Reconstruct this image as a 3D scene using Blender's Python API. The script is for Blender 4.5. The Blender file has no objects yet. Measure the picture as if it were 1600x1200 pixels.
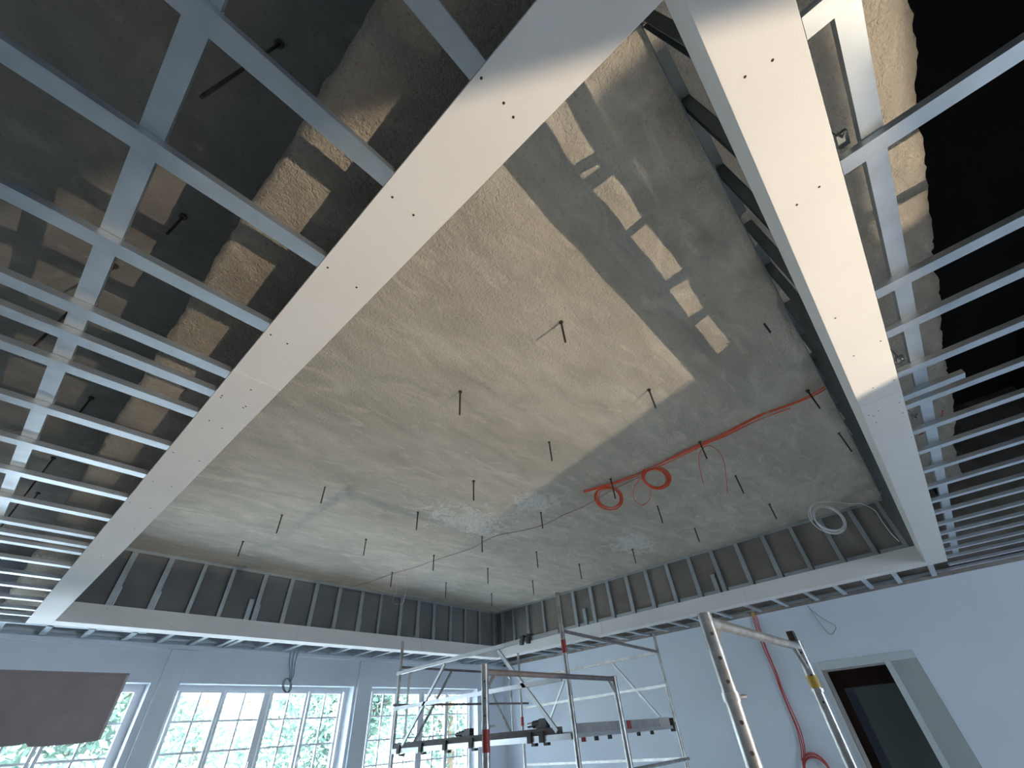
import bpy, bmesh, math, random
from mathutils import Vector, Matrix, noise
random.seed(7)
SC = bpy.context.scene
C = SC.collection
S = 1.3333          # metres per survey unit
CH = 1.85           # eye height above the floor, metres
FZ = -CH / S        # floor level in survey units

# ---------------------------------------------------------------- camera
F, YAW, PIT, ROL = 639.966, math.radians(39.3108), math.radians(40.8875), math.radians(-5.01466)
cy, sy, cp, sp = math.cos(YAW), math.sin(YAW), math.cos(PIT), math.sin(PIT)
fwd = Vector((cy * cp, sy * cp, sp)); r0 = Vector((sy, -cy, 0)); u0 = r0.cross(fwd)
rgt = r0 * math.cos(ROL) + u0 * math.sin(ROL); upv = -r0 * math.sin(ROL) + u0 * math.cos(ROL)
cam = bpy.data.objects.new('camera', bpy.data.cameras.new('camera')); C.objects.link(cam)
m = Matrix((rgt, upv, -fwd)).transposed().to_4x4(); m.translation = Vector((0, 0, CH))
cam.matrix_world = m
cam.data.sensor_width = 36; cam.data.lens = F / 1600 * 36; cam.data.clip_start = 0.02
SC.camera = cam

# ---------------------------------------------------------------- world, light, exposure
w = bpy.data.worlds.new('world'); SC.world = w; w.use_nodes = True
wn = w.node_tree
bg = wn.nodes['Background']; bg.inputs[0].default_value = (0.66, 0.81, 1.0, 1); bg.inputs[1].default_value = 5.5
sun = bpy.data.objects.new('sun', bpy.data.lights.new('sun', 'SUN')); C.objects.link(sun)
sun.data.energy = 14.0; sun.data.angle = 0.02; sun.data.color = (1, 0.93, 0.84)
sun.rotation_euler = (math.radians(28), 0, math.radians(20))
VS = SC.view_settings
SC.display_settings.display_device = 'sRGB'
VS.view_transform = 'Standard'; VS.look = 'None'; VS.gamma = 1; VS.exposure = 1.75; VS.use_curve_mapping = False
SC.cycles.use_adaptive_sampling = False; SC.cycles.denoising_prefilter = 'ACCURATE'; SC.cycles.sample_clamp_indirect = 2.0
LAMP = (1.2, -2.3, -1.3); LAMP_W = 228
lamp = bpy.data.objects.new('floodlight_bulb', bpy.data.lights.new('floodlight_bulb', 'POINT')); C.objects.link(lamp)
lamp.location = (LAMP[0] * S, LAMP[1] * S, LAMP[2] * S + CH)
lamp.data.energy = LAMP_W; lamp.data.shadow_soft_size = 0.010; lamp.data.color = (1, 0.83, 0.62)

def portal(x0, x1, y, z0, z1, inward):              # sampling portals in the windows and the added rear opening
    o = bpy.data.objects.new('window_portal', bpy.data.lights.new('window_portal', 'AREA')); C.objects.link(o)
    o.data.shape = 'RECTANGLE'; o.data.size = (x1 - x0) * S; o.data.size_y = (z1 - z0) * S; o.data.cycles.is_portal = True
    o.location = ((x0 + x1) / 2 * S, y * S, (z0 + z1) / 2 * S + CH); o.rotation_euler = (math.radians(-90 if inward < 0 else 90), 0, 0)
for a_, b_ in ((-0.735, 1.300), (1.552, 3.556), (3.822, 5.804)): portal(a_, b_, 6.34, -0.62, 0.67, -1)
for a_, b_ in ((2.0, 3.6),): portal(a_, b_, -4.45, -0.7, 0.4, 1)

# ---------------------------------------------------------------- survey helpers
def W(x, y, z): return Vector((x * S, y * S, z * S + CH))
def ray(px, py): return rgt * ((px - 800) / F) + upv * (-(py - 600) / F) + fwd
def onz(px, py, z): d = ray(px, py); return tuple(d * (z / d.z))
def onx(px, py, x): d = ray(px, py); return tuple(d * (x / d.x))
def ony(px, py, y): d = ray(px, py); return tuple(d * (y / d.y))

# ---------------------------------------------------------------- materials
def mat(name, col, rough=0.6, metal=0.0, spec=0.5, var=0.0, vscale=6.0, bump=0.0, bscale=60.0, emit=None, col2=None):
    M = bpy.data.materials.new(name); M.use_nodes = True
    nt = M.node_tree; N = nt.nodes; L = nt.links; b = N['Principled BSDF']
    b.inputs['Base Color'].default_value = (*col, 1); b.inputs['Roughness'].default_value = rough
    b.inputs['Metallic'].default_value = metal; b.inputs['Specular IOR Level'].default_value = spec
    if var or bump: tc = N.new('ShaderNodeTexCoord')
    if var:
        n = N.new('ShaderNodeTexNoise'); n.inputs['Scale'].default_value = vscale; n.inputs['Detail'].default_value = 5
        L.new(tc.outputs['Object'], n.inputs['Vector'])
        mr = N.new('ShaderNodeMapRange'); mr.inputs[1].default_value = 0.3; mr.inputs[2].default_value = 0.7
        L.new(n.outputs[0], mr.inputs[0])
        mx = N.new('ShaderNodeMix'); mx.data_type = 'RGBA'
        c2 = col2 or tuple(c * (1 - var) for c in col)
        mx.inputs[6].default_value = (*col, 1); mx.inputs[7].default_value = (*c2, 1)
        L.new(mr.outputs[0], mx.inputs[0]); L.new(mx.outputs[2], b.inputs['Base Color'])
    if bump:
        n2 = N.new('ShaderNodeTexNoise'); n2.inputs['Scale'].default_value = bscale; n2.inputs['Detail'].default_value = 4
        L.new(tc.outputs['Object'], n2.inputs['Vector'])
        bp = N.new('ShaderNodeBump'); bp.inputs['Strength'].default_value = 1; bp.inputs['Distance'].default_value = bump
        L.new(n2.outputs[0], bp.inputs['Height']); L.new(bp.outputs[0], b.inputs['Normal'])
    return M

def plaster_mat(name, c1, c2, fine, grain, patches=(), stretch=(1, 1, 1)):
    """sprayed cement render: cloudy tone, streaks, pits and a fine grain"""
    M = bpy.data.materials.new(name); M.use_nodes = True
    nt = M.node_tree; N = nt.nodes; L = nt.links; b = N['Principled BSDF']
    b.inputs['Roughness'].default_value = 0.85; b.inputs['Specular IOR Level'].default_value = 0.3
    g = N.new('ShaderNodeNewGeometry')
    mp = N.new('ShaderNodeMapping'); mp.inputs['Scale'].default_value = stretch; mp.inputs['Rotation'].default_value = (0, 0, math.radians(38))
    L.new(g.outputs['Position'], mp.inputs['Vector'])
    def noi(scale, detail, src, dist=0.0):
        n = N.new('ShaderNodeTexNoise'); n.inputs['Scale'].default_value = scale; n.inputs['Detail'].default_value = detail
        n.inputs['Distortion'].default_value = dist; L.new(src, n.inputs['Vector']); return n.outputs[0]
    def rng(v, a, bb, c=0.0, d=1.0):
        r = N.new('ShaderNodeMapRange'); L.new(v, r.inputs[0])
        for i, q in zip((1, 2, 3, 4), (a, bb, c, d)): r.inputs[i].default_value = q
        return r.outputs[0]
    def mixc(f, A, B):
        x = N.new('ShaderNodeMix'); x.data_type = 'RGBA'; L.new(f, x.inputs[0])
        for i, q in ((6, A), (7, B)):
            if isinstance(q, tuple): x.inputs[i].default_value = (*q, 1)
            else: L.new(q, x.inputs[i])
        return x.outputs[2]
    cloud = rng(noi(1.1, 6, mp.outputs[0], 0.6), 0.33, 0.67)
    streak = rng(noi(3.2, 6, mp.outputs[0], 1.0), 0.35, 0.7)
    pit = rng(noi(55, 2, g.outputs['Position']), 0.60, 0.72)
    col = mixc(cloud, c1, c2)
    dk = tuple(c * 0.72 for c in c2); lt = tuple(min(1, c * 1.18) for c in c1)
    st = N.new('ShaderNodeMath'); st.operation = 'MULTIPLY'; L.new(streak, st.inputs[0]); st.inputs[1].default_value = 0.55
    col = mixc(st.outputs[0], col, dk)
    st2 = N.new('ShaderNodeMath'); st2.operation = 'MULTIPLY'; L.new(rng(noi(4.3, 5, mp.outputs[0], 1.4), 0.55, 0.75), st2.inputs[0]); st2.inputs[1].default_value = 0.6
    col = mixc(st2.outputs[0], col, lt)
    pm = N.new('ShaderNodeMath'); pm.operation = 'MULTIPLY'; L.new(pit, pm.inputs[0]); pm.inputs[1].default_value = 0.35
    col = mixc(pm.outputs[0], col, tuple(c * 0.5 for c in c2))
    for (px, py, rx, ry) in patches:           # lime blooms on the slab
        mm = N.new('ShaderNodeMapping'); mm.vector_type = 'POINT'
        mm.inputs['Location'].default_value = (-px / rx, -py / ry, 0); mm.inputs['Scale'].default_value = (1 / rx, 1 / ry, 0)
        L.new(g.outputs['Position'], mm.inputs['Vector'])
        ln = N.new('ShaderNodeVectorMath'); ln.operation = 'LENGTH'; L.new(mm.outputs[0], ln.inputs[0])
        nn = noi(5.0, 8, g.outputs['Position'], 2.0)
        ad = N.new('ShaderNodeMath'); ad.operation = 'MULTIPLY_ADD'; L.new(nn, ad.inputs[0]); ad.inputs[1].default_value = 3.2; ad.inputs[2].default_value = -1.6
        ad2 = N.new('ShaderNodeMath'); ad2.operation = 'ADD'; L.new(ad.outputs[0], ad2.inputs[0]); L.new(ln.outputs['Value'], ad2.inputs[1])
        f = rng(ad2.outputs[0], 0.95, 0.6)
        f2 = N.new('ShaderNodeMath'); f2.operation = 'MULTIPLY'; L.new(f, f2.inputs[0]); L.new(rng(noi(26, 4, g.outputs['Position'], 2), 0.35, 0.6), f2.inputs[1])
        col = mixc(f2.outputs[0], col, (0.62, 0.60, 0.55))
    L.new(col, b.inputs['Base Color'])
    a = noi(fine, 3, g.outputs['Position'], 0.8); c = noi(fine * 3.4, 3, g.outputs['Position'])
    s1 = N.new('ShaderNodeMath'); s1.operation = 'MULTIPLY_ADD'; L.new(c, s1.inputs[0]); s1.inputs[1].default_value = 0.45; L.new(a, s1.inputs[2])
    bp = N.new('ShaderNodeBump'); bp.inputs['Strength'].default_value = 1; bp.inputs['Distance'].default_value = grain
    L.new(s1.outputs[0], bp.inputs['Height']); L.new(bp.outputs[0], b.inputs['Normal'])
    return M

board_m = mat('gypsum_board', (0.80, 0.775, 0.735), 0.75, spec=0.3, var=0.05, vscale=3, bump=0.0006, bscale=300)
zinc = mat('galvanised_steel', (0.66, 0.71, 0.74), 0.36, metal=0.88, var=0.16, vscale=9)
zinc_s = mat('galvanised_stud', (0.42, 0.46, 0.47), 0.45, metal=0.7, var=0.15, vscale=9)
zinc_k = mat('shade_dark_stud', (0.17, 0.20, 0.21), 0.5, metal=0.6, var=0.3, vscale=8)  # darker copy of the stud steel, shade of the right row in its colour
steel_d = mat('dark_threaded_rod', (0.06, 0.055, 0.05), 0.5, metal=0.5, bump=0.002, bscale=900)
alu = mat('scaffold_aluminium', (0.60, 0.59, 0.56), 0.33, metal=0.8, var=0.35, vscale=14, col2=(0.34, 0.31, 0.28))
alu_f = mat('guardrail_aluminium', (0.58, 0.58, 0.59), 0.35, metal=0.6, var=0.12, vscale=10)
rust = mat('purplish_galvanised_rail', (0.30, 0.26, 0.26), 0.45, metal=0.6, var=0.3, vscale=18)
red_p = mat('red_paint', (0.42, 0.05, 0.04), 0.5, var=0.3, vscale=40)
yel = mat('yellow_tape', (0.55, 0.36, 0.06), 0.5)
black = mat('black_plastic', (0.02, 0.02, 0.022), 0.45)
hole_m = mat('screw_recess', (0.03, 0.025, 0.02), 0.8)
chrome = mat('bright_steel', (0.8, 0.8, 0.8), 0.2, metal=1)
wall_m = mat('white_wall_paint', (0.76, 0.81, 0.87), 0.8, spec=0.3, var=0.05, vscale=1.4, bump=0.0015, bscale=40)
win_m = mat('white_window_paint', (0.82, 0.83, 0.84), 0.45)
casing_m = mat('door_casing_paint', (0.58, 0.62, 0.62), 0.6, var=0.04, vscale=3)
casing_shade = mat('shaded_casing_paint', (0.40, 0.43, 0.41), 0.8, var=0.10, vscale=3, bump=0.001, bscale=50)  # door casing again, its shade put into the darker colour
slab_m = plaster_mat('sprayed_ceiling_render', (0.56, 0.505, 0.415), (0.43, 0.385, 0.315), 40, 0.015,
                     patches=((onz(735, 815, 1.65)[0] * S, onz(735, 815, 1.65)[1] * S, 0.75, 0.42),
                              (onz(838, 786, 1.65)[0] * S, onz(838, 786, 1.65)[1] * S, 0.32, 0.30),
                              (onz(990, 850, 1.65)[0] * S, onz(990, 850, 1.65)[1] * S, 0.55, 0.30)), stretch=(0.55, 1.5, 1))
rough_m = plaster_mat('coarse_sprayed_render', (0.47, 0.42, 0.34), (0.34, 0.30, 0.25), 58, 0.016)
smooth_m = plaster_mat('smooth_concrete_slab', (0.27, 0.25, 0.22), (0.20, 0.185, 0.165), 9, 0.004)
dark_m = mat('dark_backing_board', (0.19, 0.19, 0.185), 0.8, var=0.3, vscale=2.5, bump=0.002, bscale=20)
brown_m = mat('brown_raw_masonry', (0.32, 0.28, 0.25), 0.9, var=0.4, vscale=5, bump=0.006, bscale=30)
void_m = mat('shade_black_void', (0.012, 0.010, 0.010), 0.95, var=0.4, vscale=2)  # near-black colour stands in for the lack of light in the void
floor_m = mat('screed_floor', (0.68, 0.68, 0.68), 0.6, var=0.15, vscale=1.2, bump=0.001, bscale=40)
terrace_m = mat('pale_terrace', (0.70, 0.71, 0.70), 0.8, var=0.1)
ply = mat('brown_chipboard', (0.40, 0.335, 0.335), 0.8, var=0.2, vscale=3, bump=0.001, bscale=120)
ply_e = mat('pale_board_edge', (0.55, 0.50, 0.46), 0.8)
orange = mat('orange_cable', (0.72, 0.10, 0.035), 0.45)
redc = mat('red_cable', (0.50, 0.06, 0.05), 0.45)
pinkc = mat('pink_cable', (0.62, 0.30, 0.36), 0.5)
whitec = mat('white_cable', (0.80, 0.80, 0.78), 0.4)
greyc = mat('grey_cable', (0.16, 0.18, 0.20), 0.5)
deck_m = mat('deck_side', (0.50, 0.49, 0.48), 0.5, metal=0.5, var=0.25, vscale=10)
deck_d = mat('toe_board', (0.10, 0.09, 0.09), 0.7, var=0.3, vscale=12)
leafm = mat('tree_leaves', (0.13, 0.21, 0.17), 0.7, var=0.4, vscale=2)
_n = leafm.node_tree.nodes; _l = leafm.node_tree.links; _b = _n['Principled BSDF']
_tr = _n.new('ShaderNodeBsdfTranslucent'); _mx = _n.new('ShaderNodeMixShader'); _mx.inputs[0].default_value = 0.5
_l.new(_b.inputs['Base Color'].links[0].from_socket, _tr.inputs[0]); _l.new(_b.outputs[0], _mx.inputs[1]); _l.new(_tr.outputs[0], _mx.inputs[2]); _l.new(_mx.outputs[0], _n['Material Output'].inputs[0])
bark = mat('tree_bark', (0.12, 0.09, 0.06), 0.9, var=0.4, vscale=8)
shade_m = mat('black_beam_mask', (0.004, 0.004, 0.004), 0.9)
glass = bpy.data.materials.new('window_glass'); glass.use_nodes = True
_n = glass.node_tree.nodes; _l = glass.node_tree.links; _n.remove(_n['Principled BSDF'])
_t = _n.new('ShaderNodeBsdfTransparent'); _t.inputs[0].default_value = (0.93, 0.97, 0.96, 1)
_g = _n.new('ShaderNodeBsdfGlossy'); _g.inputs['Roughness'].default_value = 0.02
_f = _n.new('ShaderNodeFresnel'); _x = _n.new('ShaderNodeMixShader')
_l.new(_f.outputs[0], _x.inputs[0]); _l.new(_t.outputs[0], _x.inputs[1]); _l.new(_g.outputs[0], _x.inputs[2])
_l.new(_x.outputs[0], _n['Material Output'].inputs[0])

# ---------------------------------------------------------------- object helpers
def link(o, parent=None):
    C.objects.link(o)
    if parent: o.parent = parent
    return o
def tag(o, label=None, cat=None, group=None, kind=None):
    for k, v in (('label', label), ('category', cat), ('group', group), ('kind', kind)):
        if v: o[k] = v
    return o
def empty(name, loc, label=None, cat=None, group=None, kind=None):
    o = bpy.data.objects.new(name, None); o.location = loc; link(o); o.empty_display_size = 0.1
    return tag(o, label, cat, group, kind)
def gloc(o):
    v = Vector(o.location); p = o.parent
    while p: v += Vector(p.location); p = p.parent
    return v
def mk(name, bm, material, parent=None, origin=None, smooth=False):
    """bmesh in world metres -> one object, origin at `origin` (world) or the mesh's base centre"""
    bmesh.ops.recalc_face_normals(bm, faces=bm.faces)
    if origin is None:
        xs = [v.co for v in bm.verts]
        origin = Vector(((min(v.x for v in xs) + max(v.x for v in xs)) / 2, (min(v.y for v in xs) + max(v.y for v in xs)) / 2, min(v.z for v in xs)))
    origin = Vector(origin)
    for v in bm.verts: v.co -= origin
    me = bpy.data.meshes.new(name); bm.to_mesh(me); bm.free()
    mats = material if isinstance(material, (list, tuple)) else [material]
    for q in mats: me.materials.append(q)
    if smooth:
        for p in me.polygons: p.use_smooth = True
        me.set_sharp_from_angle(angle=math.radians(40))
    o = bpy.data.objects.new(name, me); link(o, parent)
    o.location = origin - (gloc(parent) if parent else Vector())
    return o
def NB(): return bmesh.new()
def box(bm, x0, x1, y0, y1, z0, z1, mi=0):           # survey units
    vs = [bm.verts.new(W(x, y, z)) for x in (x0, x1) for y in (y0, y1) for z in (z0, z1)]
    for f in ((0, 1, 3, 2), (4, 6, 7, 5), (0, 4, 5, 1), (2, 3, 7, 6), (0, 2, 6, 4), (1, 5, 7, 3)):
        bm.faces.new([vs[i] for i in f]).material_index = mi
    return bm
def bev(bm, r):
    bmesh.ops.bevel(bm, geom=list(bm.edges), offset=r, segments=1, affect='EDGES', profile=0.5); return bm
def extrude(bm, prof, p0, p1, up=(0, 0, 1)):          # profile in metres (side, up) swept from p0 to p1 (world)
    p0, p1 = Vector(p0), Vector(p1); d = (p1 - p0).normalized(); s = d.cross(Vector(up)).normalized(); u = s.cross(d)
    A = [bm.verts.new(p0 + s * a + u * b) for a, b in prof]; B = [bm.verts.new(p1 + s * a + u * b) for a, b in prof]
    n = len(prof)
    for i in range(n): bm.faces.new((A[i], A[(i + 1) % n], B[(i + 1) % n], B[i]))
    bm.faces.new(A[::-1]); bm.faces.new(B); return bm
def tube(bm, p0, p1, r, n=10, mi=0):
    p0, p1 = Vector(p0), Vector(p1); d = (p1 - p0).normalized()
    a = d.orthogonal().normalized(); b = d.cross(a)
    ring = lambda p: [bm.verts.new(p + (a * math.cos(t) + b * math.sin(t)) * r) for t in (2 * math.pi * i / n for i in range(n))]
    A, B = ring(p0), ring(p1)
    for i in range(n): bm.faces.new((A[i], A[(i + 1) % n], B[(i + 1) % n], B[i])).material_index = mi
    bm.faces.new(A[::-1]).material_index = mi; bm.faces.new(B).material_index = mi; return bm
def path(bm, pts, r, n=6, sub=6, closed=False):       # smooth cable through world points
    P = [Vector(p) for p in pts]
    Q = []
    m_ = len(P)
    for i in range(m_ if closed else m_ - 1):
        g = (lambda k: P[k % m_]) if closed else (lambda k: P[max(0, min(m_ - 1, k))])
        a, b, c, d = g(i - 1), g(i), g(i + 1), g(i + 2)
        for k in range(sub):
            t = k / sub
            Q.append(0.5 * ((2 * b) + (c - a) * t + (2 * a - 5 * b + 4 * c - d) * t * t + (3 * b - a - 3 * c + d) * t ** 3))
    if not closed: Q.append(P[-1])
    rings = []; prev = None
    for i, q in enumerate(Q):
        t = (Q[(i + 1) % len(Q)] - Q[i - 1]) if closed else (Q[min(i + 1, len(Q) - 1)] - Q[max(i - 1, 0)])
        t.normalize()
        a = (prev - t * prev.dot(t)).normalized() if prev is not None else t.orthogonal().normalized()
        prev = a; b = t.cross(a)
        rings.append([bm.verts.new(q + (a * math.cos(2 * math.pi * j / n) + b * math.sin(2 * math.pi * j / n)) * r) for j in range(n)])
    for i in range(len(rings) if closed else len(rings) - 1):
        A, B = rings[i], rings[(i + 1) % len(rings)]
        for j in range(n): bm.faces.new((A[j], A[(j + 1) % n], B[(j + 1) % n], B[j]))
    if not closed: bm.faces.new(rings[0][::-1]); bm.faces.new(rings[-1])
    return bm
def struct(name, bm, m_, **k): return tag(mk(name, bm, m_, **k), kind='structure')
def inst(o, loc, parent):
    c = o.copy(); C.objects.link(c); c.parent = parent; c.location = Vector(loc) - (gloc(parent) if parent else Vector()); return c

# key levels and lines (survey units)
LO, LI = 0.151, 0.310        # left band
WI, WO = 5.384, 5.562        # band by the windows
DI, DO = 5.624, 5.798        # band by the door
RI, RO = -0.211, -0.366      # right band
HB, HF, HC, HS = 1.0, 1.154, 1.65, 1.57   # band underside, fascia top, ceiling, outer slab
YW, XD = 6.05, 6.43          # window wall, door wall
XL, YN = -2.6, -1.9          # how far the deck is built behind

# ================================================================= STRUCTURE
struct('floor', box(NB(), -4.5, XD, -4.5, YW, FZ - 0.1, FZ), floor_m)
g = box(NB(), -40, 40, YW + 0.3, 45, FZ - 0.3, FZ - 0.12); struct('ground', g, terrace_m)

# sprayed ceiling inside the opening, running on to a ragged edge past the right band
def relief(name, x0, x1, y0, y1, z, dx, amp, material, ragged=None, fs=1.0, big=0.0, thick=0.05):
    bm = NB(); nx = max(2, int((x1 - x0) / dx)); ny = max(2, int((y1 - y0) / dx)); G = []
    for i in range(nx + 1):
        row = []
        for j in range(ny + 1):
            x = x0 + (x1 - x0) * i / nx; y = y0 + (y1 - y0) * j / ny
            a = amp(x, y)
            p = Vector((x * S, y * S, 0))
            d = noise.noise(p * 11 * fs) * 0.6 + noise.noise(p * 27 * fs) * 0.4 + big * noise.noise(p * 2.3)
            if ragged and j == 0: y += 0.030 * noise.noise(p * 1.3) + 0.014 * noise.noise(p * 7) + 0.010 * noise.noise(p * 19)
            if ragged == 'x' and i == 0: pass
            row.append(bm.verts.new(W(x, y, z) + Vector((0, 0, a * d))))
        G.append(row)
    for i in range(nx):
        for j in range(ny): bm.faces.new((G[i][j], G[i][j + 1], G[i + 1][j + 1], G[i + 1][j]))
    # body above the relief
    top = {}
    for e in [e for e in bm.edges if e.is_boundary]:
        for v in e.verts:
            if v not in top: top[v] = None
    for v in list(top): top[v] = bm.verts.new(v.co + Vector((0, 0, thick)))
    for e in [e for e in bm.edges if e.is_boundary and all(v in top for v in e.verts)]:
        a, b = e.verts; bm.faces.new((a, b, top[b], top[a]))
    o = mk(name, bm, material, smooth=False)
    for p in o.data.polygons: p.use_smooth = True
    return tag(o, kind='structure')
def amp_c(x, y):
    t = max(0.0, min(1.0, (0.9 - y) / 0.9)); return 0.0055 + 0.0125 * t
relief('ceiling', LI - 0.05, DI + 0.05, -0.86, WI + 0.06, HC, 0.026, amp_c, slab_m, ragged='y', big=2.6, thick=0.12)

# downstand beams carrying the coffer
bm = box(NB(), -0.047, LI - 0.045, YN, YW, HB + 0.175, HS + 0.1)
o = struct('ceiling_beam', bm, rough_m)
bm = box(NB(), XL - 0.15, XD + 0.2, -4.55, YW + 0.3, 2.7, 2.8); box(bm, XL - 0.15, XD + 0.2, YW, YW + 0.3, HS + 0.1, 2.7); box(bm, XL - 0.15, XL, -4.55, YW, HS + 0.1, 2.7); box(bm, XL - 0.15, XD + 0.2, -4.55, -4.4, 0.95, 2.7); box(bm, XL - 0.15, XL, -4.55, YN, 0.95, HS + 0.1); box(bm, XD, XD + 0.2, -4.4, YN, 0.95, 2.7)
struct('roof', bm, void_m)  # out of view, added to stop sunlight leaking in from above
def amp_b(x, y): return 0.009
def ragx(name, x0, x1, y0, y1, z, dx):
    bm = NB(); nx = int((x1 - x0) / dx); ny = int((y1 - y0) / dx); G = []
    for i in range(nx + 1):
        row = []
        for j in range(ny + 1):
            x = x0 + (x1 - x0) * i / nx; y = y0 + (y1 - y0) * j / ny; p = Vector((x * S, y * S, 3))
            d = 0.5 * noise.noise(p * 24) + 0.5 * noise.noise(p * 46)
            if i == 0: x += 0.006 * noise.noise(p * 6) + 0.005 * noise.noise(p * 22)
            row.append(bm.verts.new(W(x, y, z + (0.02 if i == 0 else 0)) + Vector((0, 0, 0.006 * d))))
        G.append(row)
    for i in range(nx):
        for j in range(ny): bm.faces.new((G[i][j], G[i][j + 1], G[i + 1][j + 1], G[i + 1][j]))
    o = mk(name, bm, rough_m, smooth=False)
    for p in o.data.polygons: p.use_smooth = True
    return o
t = ragx('sprayed_coat', -0.05, LI - 0.045, -0.7, YW, HB + 0.15, 0.0125)
t.location = t.location - o.location; t.parent = o
struct('ceiling_beam', box(NB(), LI + 0.03, XD, WI + 0.045, WI + 0.36, HF, HS + 0.1), dark_m)
struct('ceiling_beam', box(NB(), DI + 0.045, XD, RI - 0.02, WI + 0.045, HF, HS + 0.1), brown_m)
bm = box(NB(), DI + 0.042, DI + 0.046, RI - 0.02, WI + 0.045, HF + 0.001, HC); struct('trim_5', bm, mat('brownish_backing_board', (0.20, 0.185, 0.16), 0.8, var=0.3, vscale=2.5, bump=0.002, bscale=20))
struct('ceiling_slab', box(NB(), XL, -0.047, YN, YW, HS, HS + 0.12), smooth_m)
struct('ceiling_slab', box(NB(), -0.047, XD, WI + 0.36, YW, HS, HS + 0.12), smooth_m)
# roof void to the right: near-black box added to keep it dark
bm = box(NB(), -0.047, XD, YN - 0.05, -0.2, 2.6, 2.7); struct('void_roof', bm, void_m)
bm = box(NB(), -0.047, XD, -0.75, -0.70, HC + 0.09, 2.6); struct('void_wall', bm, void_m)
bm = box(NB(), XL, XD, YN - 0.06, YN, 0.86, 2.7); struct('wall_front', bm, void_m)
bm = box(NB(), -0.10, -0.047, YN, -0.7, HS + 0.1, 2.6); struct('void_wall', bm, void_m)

# window wall with three openings, piers and a ledge under the grid
OPEN = [(-0.735, 1.300), (1.552, 3.556), (3.822, 5.804)]
ZT, ZB = 0.67, -0.62
YF = YW + 0.15                # plane of the sashes
bm = NB()
box(bm, XL, XD + 0.2, YW, YW + 0.3, ZT, HS + 0.1); box(bm, XL, XD + 0.2, YW, YW + 0.3, FZ, ZB)
xs = [XL] + [v for o_ in OPEN for v in o_] + [XD + 0.2]
for i in range(0, len(xs), 2): box(bm, xs[i], xs[i + 1], YW, YW + 0.3, ZB, ZT)
struct('wall_back', bm, wall_m)
struct('wall_left', box(NB(), XL - 0.15, XL, -4.4, YW, FZ, HS + 0.1), wall_m)  # out of view, added so the windows dominate the light
bm = NB(); box(bm, XL - 0.15, XD + 0.2, -4.55, -4.4, 0.7, 0.95); box(bm, XL - 0.15, XD + 0.2, -4.55, -4.4, FZ, -0.7)
for a_, b_ in ((XL - 0.15, 2.0), (3.6, XD + 0.2)): box(bm, a_, b_, -4.55, -4.4, -0.7, 0.7)
box(bm, 2.0, 3.6, -4.55, -4.4, 0.4, 0.7); struct('wall_front_low', bm, wall_m)  # unseen wall added, its opening sized to limit light from behind
struct('ceiling_rear', box(NB(), XL - 0.15, XD + 0.2, -4.55, YN - 0.06, 0.95, 1.05), wall_m)
struct('wall_right_rear', box(NB(), XD, XD + 0.2, -4.4, YN - 0.6, FZ, 0.95), wall_m)
for (a, b) in ((1.360, 1.536), (3.590, 3.806), (-0.93, -0.76)):
    struct('wall_pier', bev(box(NB(), a, b, YW - 0.035, YW, FZ, 0.955), 0.004), wall_m)
struct('trim_6', bev(box(NB(), XL, XD, YW - 0.028, YW, 0.957, 0.998), 0.003), wall_m)
# door wall, door opening in it
DY0, DY1, DZ = 0.587, 1.186, 0.356
bm = NB()
box(bm, XD, XD + 0.2, DY1, YW, FZ, 0.985); box(bm, XD, XD + 0.2, YN - 0.6, DY0, FZ, 0.985); box(bm, XD, XD + 0.2, DY0, DY1, DZ, 0.985)
struct('wall_right', bm, wall_m)
struct('wall_right_upper', box(NB(), XD, XD + 0.2, YN, YW, 0.985, 2.6), brown_m)
bm = NB()     # dim corridor behind the door opening
box(bm, XD + 0.2, XD + 1.6, DY0 - 0.9, DY0 - 0.85, FZ, 0.6); box(bm, XD + 0.2, XD + 1.6, DY1 + 0.3, DY1 + 0.35, FZ, 0.6)
box(bm, XD + 1.6, XD + 1.65, DY0 - 0.9, DY1 + 0.35, FZ, 0.6); box(bm, XD + 0.2, XD + 1.65, DY0 - 0.9, DY1 + 0.35, 0.5, 0.55)
box(bm, XD + 0.2, XD + 1.65, DY0 - 0.9, DY1 + 0.35, FZ - 0.1, FZ)
struct('wall_corridor', bm, mat('corridor_brown', (0.42, 0.30, 0.24), 0.9, var=0.3, vscale=2))

# door surround
d1 = empty('door_1', W(XD, (DY0 + DY1) / 2, FZ), kind='structure')
bm = NB(); box(bm, XD - 0.012, XD, DY1, 1.232, FZ, 0.428); mk('casing', bev(bm, 0.003), casing_m, d1)
bm = NB(); box(bm, XD - 0.012, XD, 0.31, DY1, DZ, 0.428); mk('casing', bev(bm, 0.003), casing_m, d1)
bm = NB(); box(bm, XD - 0.020, XD, 0.530, DY0, FZ, DZ + 0.018); mk('jamb', bev(bm, 0.003), casing_m, d1)
bm = NB(); box(bm, XD - 0.010, XD, 0.31, 0.530, FZ, DZ); mk('side_panel', bev(bm, 0.003), casing_shade, d1)['label'] = 'wide casing beside the opening, shade put into its colour'
bm = NB(); box(bm, XD + 0.0, XD + 0.2, DY1 - 0.012, DY1 - 0.001, FZ, DZ); box(bm, XD + 0.0, XD + 0.2, DY0 + 0.001, DY1 - 0.001, DZ - 0.010, DZ - 0.001)
mk('reveal_lining', bm, mat('reveal_grey', (0.34, 0.31, 0.28), 0.8), d1)
bm = NB(); box(bm, XD + 0.21, XD + 0.235, DY0 - 0.05, DY1 - 0.17, FZ, 0.19); mk('door_leaf', bev(bm, 0.004), mat('dark_green_leaf', (0.045, 0.055, 0.05), 0.5), d1)
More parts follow.
